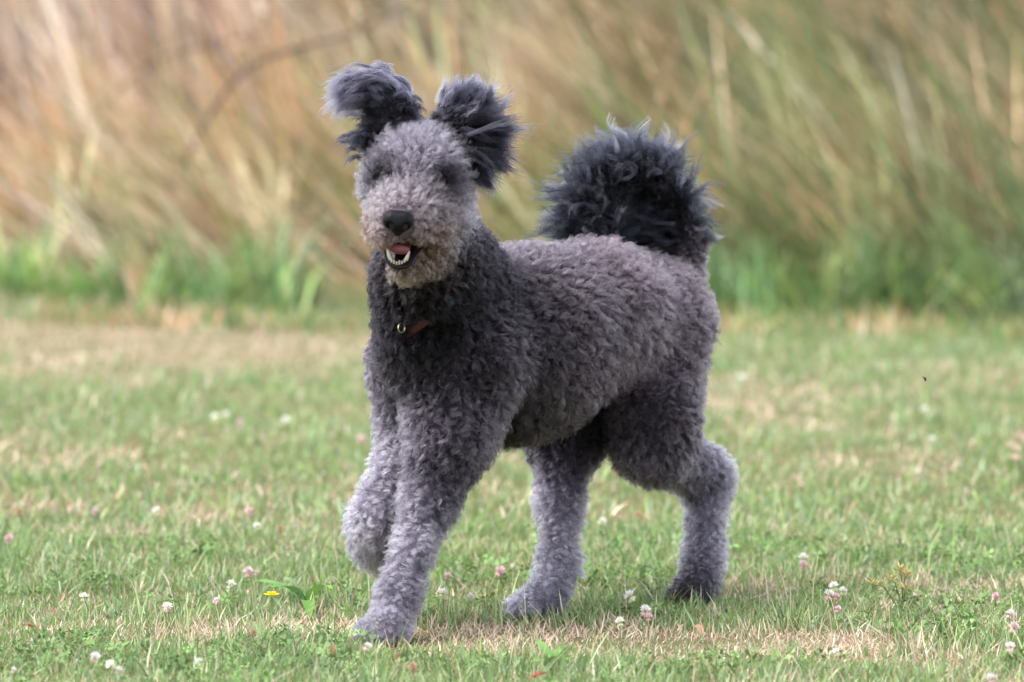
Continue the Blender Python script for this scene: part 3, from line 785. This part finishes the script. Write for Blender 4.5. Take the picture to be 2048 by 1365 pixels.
# ================================================================== small plants in the lawn
def tube_np(pts, r, seg=6):
    pts = np.array(pts); tv = unit(np.gradient(pts, axis=0)); n1 = unit(np.cross(tv, np.array([.3, -1, .1]))); n2 = np.cross(tv, n1)
    a = np.linspace(0, 2 * math.pi, seg, endpoint=False)
    V = (pts[:, None] + np.array(r)[:, None, None] * (np.cos(a)[None, :, None] * n1[:, None] + np.sin(a)[None, :, None] * n2[:, None])).reshape(-1, 3)
    F = [x for i in range(len(pts) - 1) for j in range(seg) for x in (i * seg + j, i * seg + (j + 1) % seg, (i + 1) * seg + (j + 1) % seg, (i + 1) * seg + j)]
    return V, F, [4] * ((len(pts) - 1) * seg)
def merge(parts):
    V = []; F = []; lt = []; C = []; o = 0
    for v, f, l, c in parts:
        V.append(v); F += [x + o for x in f]; lt += list(l); C.append(np.tile(np.array(c), (len(v), 1)) if np.ndim(c) == 1 else c); o += len(v)
    return np.concatenate(V), F, lt, np.concatenate(C)
def floret(base, d, L, w, c0, c1):
    """one small folded petal"""
    d = unit(d); s = unit(np.cross(d, np.array([.2, .3, 1.0]))); u = np.cross(s, d)
    V = np.array([base, base + d * L * .55 + s * w, base + d * L, base + d * L * .55 - s * w, base + d * L * .6 + u * w * .8])
    F = [0, 1, 4, 1, 2, 4, 2, 3, 4, 3, 0, 4]
    return V, F, [3] * 4, np.array([c0, c1, c1, c1, c1])
def clover_meshes(kind):
    R = np.random.default_rng(kind + 3)
    top, low = [((.80, .76, .74), (.62, .42, .40)), ((.72, .48, .54), (.55, .28, .33)), ((.46, .30, .19), (.34, .20, .12)), ((.82, .80, .76), (.55, .55, .36))][kind]
    ps = []
    for k in range(46):
        z = 1 - 2 * (k + .5) / 46; a = k * 2.39996; q = math.sqrt(1 - z * z)
        d = np.array([q * math.cos(a), q * math.sin(a), z]) ; dd = d + np.array([0, 0, .55 if z > -.3 else -.8])
        m = R.uniform(.8, 1.15)
        c1 = np.array(top if z > -.25 else low) * R.uniform(.85, 1.1)
        ps.append(floret(d * .0022, dd, .0075 * m, .0013, np.array(low) * .9, c1))
    V, F, lt, C = merge(ps)
    return np_mesh('flower_head', V, F, lt, C)
CL = [clover_meshes(k) for k in range(4)]
for me in CL: me.materials.append(M_LEAF)
STEM_C = (.16, .24, .08)
def clover(px, py, kind, size=1.0, z=.034):
    g = G(px, py, z); base = np.array([g[0] + rng.normal(0, .004), g[1] + rng.normal(0, .006), 0.0])
    name = 'dried_clover' if kind == 2 else 'clover_flower'
    e = empty(name, base)
    h = bpy.data.objects.new('flower_head', CL[kind]); COL.objects.link(h); h.location = Vector(g); h.scale = (size,) * 3
    h.rotation_euler = (rng.normal(0, .3), rng.normal(0, .3), rng.uniform(0, 6.28)); attach(h, e)
    mid = (base + g) / 2 + np.array([rng.normal(0, .003), rng.normal(0, .003), 0])
    V, F, lt = tube_np([base, mid, g], [.0008, .0008, .0007], 5)
    link_mesh('stem', np_mesh('stem', V, F, lt, np.tile(np.array(STEM_C if kind != 2 else (.3, .2, .1)), (len(V), 1))), M_LEAF, e)
    lab, grp = [('small white clover flower head standing in the short lawn', 'white clover flowers in the lawn'),
                ('small pink clover flower head standing in the short lawn', 'pink clover flowers in the lawn'),
                ('withered brown clover head standing in the short lawn', 'withered clover heads in the lawn'),
                ('small white clover flower head standing in the short lawn', 'white clover flowers in the lawn')][kind]
    return tag(e, lab, 'flower', grp)
CLOVER_LABELS = {(462, 1170): 'white clover head beyond the plantain leaf that points away from the yellow flower', (433, 1203): 'small white clover head between the plantain and open lawn',
    (497, 1145): 'larger head of a close pink clover pair just behind the plantain', (513, 1147): 'smaller head of a close pink clover pair just behind the plantain',
    (735, 1294): 'white clover head touching the front of the planted forepaw', (885, 1187): 'white clover head just behind the planted foreleg', (941, 1194): 'white clover head between the foreleg and the far hind paw',
    (895, 1153): 'pink clover head just behind the planted foreleg', (1000, 1144): 'pink clover head close beside the far hind leg', (1260, 1193): 'white clover head standing between the two hind paws',
    (1290, 1221): 'white clover head right above a small pink one, beside the scorched patch', (1298, 1235): 'small pink clover head right below a white one beside the scorched patch', (1240, 1245): 'white clover head at the back edge of the scorched patch',
    (1668, 1174): 'uppermost white head of the clover cluster beside the flowering grass', (1686, 1183): 'white clover head of the cluster, on its flowering grass side', (1658, 1190): 'lowest white head of the clover cluster beside the flowering grass',
    (1672, 1194): 'pink clover head inside the white cluster beside the flowering grass', (1676, 1219): 'small pink clover head just in front of the clover cluster', (1606, 1117): 'white clover head just above a pink one, behind the clover cluster',
    (1607, 1131): 'pink clover head just below a white one, behind the clover cluster', (430, 836): 'blurred white clover head of a far pair in the lawn', (453, 832): 'blurred white clover head of a far pair in the lawn',
    (1279, 1032): 'withered brown clover head between the two hind legs', (1204, 1043): 'blurred white clover head close to the far hind leg', (826, 1336): 'withered brown clover head in front of the planted forepaw',
    (222, 1331): 'white clover head of a close pair in the lush clover leaves', (237, 1341): 'white clover head of a close pair in the lush clover leaves'}
for px, py, kind, s in [(335, 1215, 0, 1), (168, 1195, 3, .9), (433, 1203, 0, .8), (462, 1170, 3, 1), (497, 1145, 1, 1.1), (513, 1147, 1, .6), (190, 1315, 0, 1), (222, 1331, 3, .9), (237, 1341, 0, .7),
                        (398, 1326, 3, .9), (17, 1079, 1, 1), (27, 1341, 3, .6), (514, 1053, 3, .9), (500, 1024, 1, .9), (313, 1023, 3, 1), (190, 1024, 1, .8), (885, 1187, 3, 1), (941, 1194, 0, .8),
                        (895, 1153, 1, .8), (1000, 1144, 1, 1.1), (735, 1294, 0, .8), (1260, 1193, 3, 1.2), (1290, 1221, 0, 1.1), (1298, 1235, 1, .8), (1240, 1245, 3, 1), (1668, 1174, 3, 1), (1686, 1183, 3, .9),
                        (1658, 1190, 0, 1.1), (1672, 1194, 1, .8), (1676, 1219, 1, .7), (1606, 1117, 3, 1.1), (1607, 1131, 1, .9), (1279, 1032, 2, 1.1), (1204, 1043, 3, .9), (2021, 1229, 0, 1), (2028, 1256, 1, 1.1),
                        (2020, 1295, 0, 1), (1982, 1358, 0, 1), (1673, 1304, 3, .7), (826, 1336, 2, 1), (1992, 1193, 1, .8), (430, 836, 3, 1.1), (453, 832, 3, 1.1), (570, 842, 3, 1.2), (723, 880, 1, 1.1), (560, 1058, 2, .9),
                        (38, 1026, 2, 1), (1484, 757, 3, 1.2), (1850, 820, 3, 1.1), (1865, 880, 3, 1), (480, 846, 1, 1), (505, 1267, 2, .8), (1232, 950, 2, .9)]:
    e = clover(px, py, kind, s * .85)
    lab = CLOVER_LABELS.get((px, py))
    if lab: e['label'] = lab
# clover leaves as ground cover
def clover_leaves(n):
    x = rng.uniform(-1.1, 1.1, n * 3); y = rng.uniform(7.15, 9.2, n * 3)
    w = vnoise(x + 5, y, .13) - .35 * np.clip(dryness(x, y), 0, 1.5)
    for c, a, b, s in LUSH: w = w + .35 * s * ell(x, y, c, a, b)
    k = np.argsort(-w)[:n]; x, y = x[k], y[k]
    a0 = rng.uniform(0, 6.28, n); R = rng.uniform(.0035, .0075, n); z = rng.uniform(.008, .026, n)
    V = []; F = []; C = []; o = 0
    tilt = rng.normal(0, .55, (n, 2))
    base = []
    for q in range(3):
        a = a0 + q * 2.094
        for r_, da in ((.12, 0), (.75, -.55), (1.25, -.34), (1.12, 0), (1.25, .34), (.75, .55)):
            dx, dy = R * r_ * np.cos(a + da), R * r_ * np.sin(a + da)
            base.append(np.stack([x + dx, y + dy, z + dx * tilt[:, 0] + dy * tilt[:, 1] + (.12 * R if abs(da) > .3 else 0)], 1))
    V = np.stack(base, 1)
    col = np.array([.115, .19, .06]) * rng.lognormal(0, .3, n)[:, None] * np.where((rng.random(n) < .3)[:, None], np.array([1.15, 1.1, 1.3]), 1)
    C = np.repeat(col[:, None], 18, 1)
    idx = np.arange(n)[:, None] * 18
    F = np.concatenate([np.stack([idx[:, 0] + q * 6 + j for j in range(6)], 1) for q in range(3)])
    me = np_mesh('clover_leaves', V.reshape(-1, 3), F.ravel(), np.full(len(F), 6), C.reshape(-1, 3))
    return tag(link_mesh('clover_leaves', me, M_LEAF, smooth=False), 'small clover leaves spread through the lawn', 'clover', kind='stuff')
clover_leaves(4200)
def leaf_mesh(name, base, tip, w, arch, c0, c1, k=7, cup=.25):
    base, tip = np.array(base), np.array(tip); ax = tip - base; s = unit(np.cross(ax, np.array([0, 0, 1.0])))
    V = []; C = []
    for i in range(k + 1):
        t = i / k; ctr = base + ax * t + np.array([0, 0, arch * math.sin(math.pi * t)])
        ww = w * (math.sin(math.pi * min(1, .06 + .94 * t)) ** .8) * (1 - .25 * t) + .0004
        for u in (-1, 0, 1):
            V.append(ctr + s * ww * u + np.array([0, 0, ww * cup * abs(u) + .0012 * math.sin(9 * t + u)])); C.append(np.array(c0) * (1 - t) + np.array(c1) * t)
    F = [x for i in range(k) for j in (0, 1) for x in (i * 3 + j, i * 3 + j + 1, (i + 1) * 3 + j + 1, (i + 1) * 3 + j)]
    return np_mesh(name, np.array(V), F, [4] * (2 * k), np.array(C))
def flat(v, z=0.0): return np.array([v[0], v[1], z])
# plantain rosette with broad leaves beside the yellow flower
c = flat(G(612, 1212)); pl = empty('plantain', c)
tag(pl, 'broad leaved plantain rosette beside the yellow flower', 'plant')
for tipx, tipy, tz, w, col in ((665, 1178, .030, .011, (.16, .30, .06)), (560, 1160, .035, .010, (.20, .29, .14)), (540, 1178, .03, .012, (.12, .24, .07)), (490, 1165, .02, .010, (.13, .25, .08)), (620, 1240, .012, .010, (.11, .22, .05))):
    g = G(tipx, tipy, tz); link_mesh('leaf', leaf_mesh('leaf', c + np.array([0, 0, .004]), g, w, .012, np.array(col) * .9, col), M_LEAF, pl)
c = flat(G(1110, 1345)); pl = empty('dandelion_leaves', c)
tag(pl, 'low rosette of broad green leaves in front of the scorched patch', 'plant')
for k in range(6):
    a = k * 1.05 + .3; g = c + np.array([.035 * math.cos(a), .045 * math.sin(a), .012 + .012 * (k % 3)])
    link_mesh('leaf', leaf_mesh('leaf', c + np.array([0, 0, .004]), g, .008, .008, (.13, .24, .06), (.17, .29, .09)), M_LEAF, pl)
# yellow hawkbit
g = G(543, 1192, .045); base = np.array([g[0] - .003, g[1], 0]); yf = empty('yellow_flower', base)
tag(yf, 'single yellow daisy like flower on a thin stem', 'flower')
ps = []
for ring, (n, L, el) in enumerate(((15, .011, .25), (11, .008, .7))):
    for k in range(n):
        a = 6.283 * k / n + ring * .2
        d = np.array([math.cos(a) * math.cos(el), math.sin(a) * math.cos(el), math.sin(el)])
        ps.append(floret(g + d * .001, d, L, .0016, (.75, .42, .01), (.85, .62, .02)))
V, F, lt, C = merge(ps); link_mesh('petals', np_mesh('petals', V, F, lt, C), M_LEAF, yf)
V, F, lt = tube_np([base, (base + g) / 2 + np.array([.002, 0, 0]), g], [.0011, .001, .0013]); link_mesh('stem', np_mesh('stem', V, F, lt, np.tile((.14, .22, .07), (len(V), 1))), M_LEAF, yf)
# flowering grass tuft on the other side of the dog
def seed_grass(name, px, py, tips, label, col, head):
    c = flat(G(px, py)); e = empty(name, c); tag(e, label, 'plant')
    for tx, ty, z in tips:
        t = G(tx, ty, z); b = c + np.array([rng.normal(0, .008), rng.normal(0, .008), 0]); m_ = (b + t) / 2 + np.array([0, 0, .25 * z])
        V, F, lt = tube_np([b, m_, t], [.0010, .0009, .0005], 5)
        st = link_mesh('stalk', np_mesh('stalk', V, F, lt, np.tile(np.array((.20, .26, .10)), (len(V), 1))), M_LEAF, e)
        ps = []
        for k in range(26):
            f = .55 + .45 * k / 25; p = (b * (1 - f) + t * f) if f < .5 else m_ * (2 - 2 * f) + t * (2 * f - 1)
            d = unit(np.array([rng.normal(0, .8), rng.normal(0, .8), .5])); r_ = rng.uniform(.002, .012)
            ps.append(floret(p, d + np.array([0, 0, .3]), .0060 + r_, .0013, np.array(col) * .8, np.array(col) * rng.uniform(.8, 1.3)))
        V, F, lt, C = merge(ps); link_mesh('seed_head', np_mesh('seed_head', V, F, lt, C), M_LEAF, st)
    return e
seed_grass('flowering_grass', 1790, 1215, [(1740, 1168, .05), (1775, 1160, .06), (1800, 1140, .07), (1815, 1150, .065), (1812, 1180, .05)], 'tuft of short flowering grass with brownish seed heads beside white clovers', (.36, .30, .13), True)
seed_grass('seeding_weed', 2052, 960, [(2020, 895, .07), (2035, 870, .09), (2050, 880, .10), (2030, 920, .06)], 'leafy weed with pinkish seed heads in the far lawn', (.50, .36, .28), True)
# fallen leaves
for px, py, a, s, col, lab in ((1078, 1356, .4, 1.0, (.26, .05, .045), 'small red fallen leaf lying in the lawn'), (660, 1302, 1.9, .9, (.20, .09, .045), 'russet brown fallen leaf in front of the planted forepaw'), (62, 1258, 2.6, 1.0, (.19, .09, .05), 'curled brown dead leaf on the straw coloured lawn'),
                          (800, 1318, .2, .7, (.16, .06, .04), 'dark brown scrap of leaf in the green lawn'), (1395, 1262, 2.0, 1.1, (.36, .21, .14), 'pale brown dead leaf behind the scorched patch')):
    g = flat(G(px, py, .016), .016); d = np.array([math.cos(a), math.sin(a), .25]) * .013 * s
    o = link_mesh('fallen_leaf', leaf_mesh('fallen_leaf', g - d, g + d, .006 * s, .004, col, np.array(col) * 1.1, cup=.5), M_LEAF)
    tag(o, lab, 'leaf')
# a few long stray blades standing proud of the lawn
def stray(px, py, tx, ty, z, w, col):
    b = flat(G(px, py)); t = G(tx, ty, z); k = 6; s = np.array([1.0, .3, 0]) * w
    V = []
    for i in range(k + 1):
        f = i / k; p = b * (1 - f) + t * f + np.array([0, 0, .18 * z * math.sin(math.pi * f)]); V += [p - s * (1 - .85 * f), p + s * (1 - .85 * f)]
    F = [x for i in range(k) for x in (2 * i, 2 * i + 1, 2 * i + 3, 2 * i + 2)]
    return V, F, [4] * k, np.array(col)
ps = []
for q in range(420):
    px, py = rng.uniform(-40, 2088), rng.uniform(1085, 1390)
    h = rng.uniform(.03, .065); g = G(px, py); sc = FPX / g[1]
    dry = rng.random() < .3
    col = (STRAWS if dry else GREENS)[rng.integers(0, 5)] * rng.uniform(.8, 1.2)
    v, f, l, c_ = stray(px, py, px + rng.normal(0, 26), py - h * sc, h, .0009 if not dry else .0007, col); ps.append((np.array(v), f, l, c_))
V, F, lt, C = merge(ps)
tag(link_mesh('long_blades', np_mesh('long_blades', V, F, lt, C), M_BLADE, smooth=False), 'long single blades of grass the mower missed', 'grass', kind='stuff')
# a fly in the air
fc = P(1850, 757, 8.0); fly = empty('fly', fc); tag(fly, 'tiny black fly hovering over the lawn behind the dog', 'insect')
M_FLY = principled('fly_body', (.01, .01, .01), .4, .5); M_WING = principled('fly_wing', (.12, .12, .12), .2, .6)
blob('body', [(fc, .0016, fc + np.array([.001, .001, -.003]), .0011)], [], M_FLY, fly, h=.0005, kk=.001)
for s in (-1, 1):
    link_mesh('wing', leaf_mesh('wing', fc, fc + np.array([-.004, .003 * s, .0012]), .0012, .0004, (.1,) * 3, (.1,) * 3, k=4), M_WING, fly)

# dead bramble stems arching through the top of the rough grass
M_TWIG = principled('dead_wood', (.10, .065, .05), .8, .2, .4, 60, .3)
def bramble(y, pts, r, twigs, label):
    P3 = [P(px, py, y) for px, py in pts]; P3[0] = np.array([P3[0][0], y, float(terrain(P3[0][0], y)) - .01])
    e = empty('dead_bramble', P3[0]); tag(e, label, 'branch')
    sweep('stem', P3, list(np.linspace(r, r * .4, len(P3))), M_TWIG, e, 7)
    for i, dx, dz in twigs:
        q = P3[i]; sweep('twig', [q, q + np.array([dx * .5, .02, dz * .6]), q + np.array([dx, .03, dz])], [r * .5, r * .35, r * .2], M_TWIG, e, 6)
bramble(15.9, [(300, 560), (380, 300), (480, 150), (600, 95), (700, 70), (800, 15), (880, -40)], .009, [(2, -.10, .12), (3, .06, -.12), (4, .10, .10), (5, .10, -.05)], 'dark dead bramble stem arching above the dry grass')
bramble(16.6, [(120, 520), (180, 250), (300, 130), (420, 90), (560, 60)], .007, [(2, .09, .1), (3, .05, -.1)], 'thinner dead bramble stem behind the arching one')
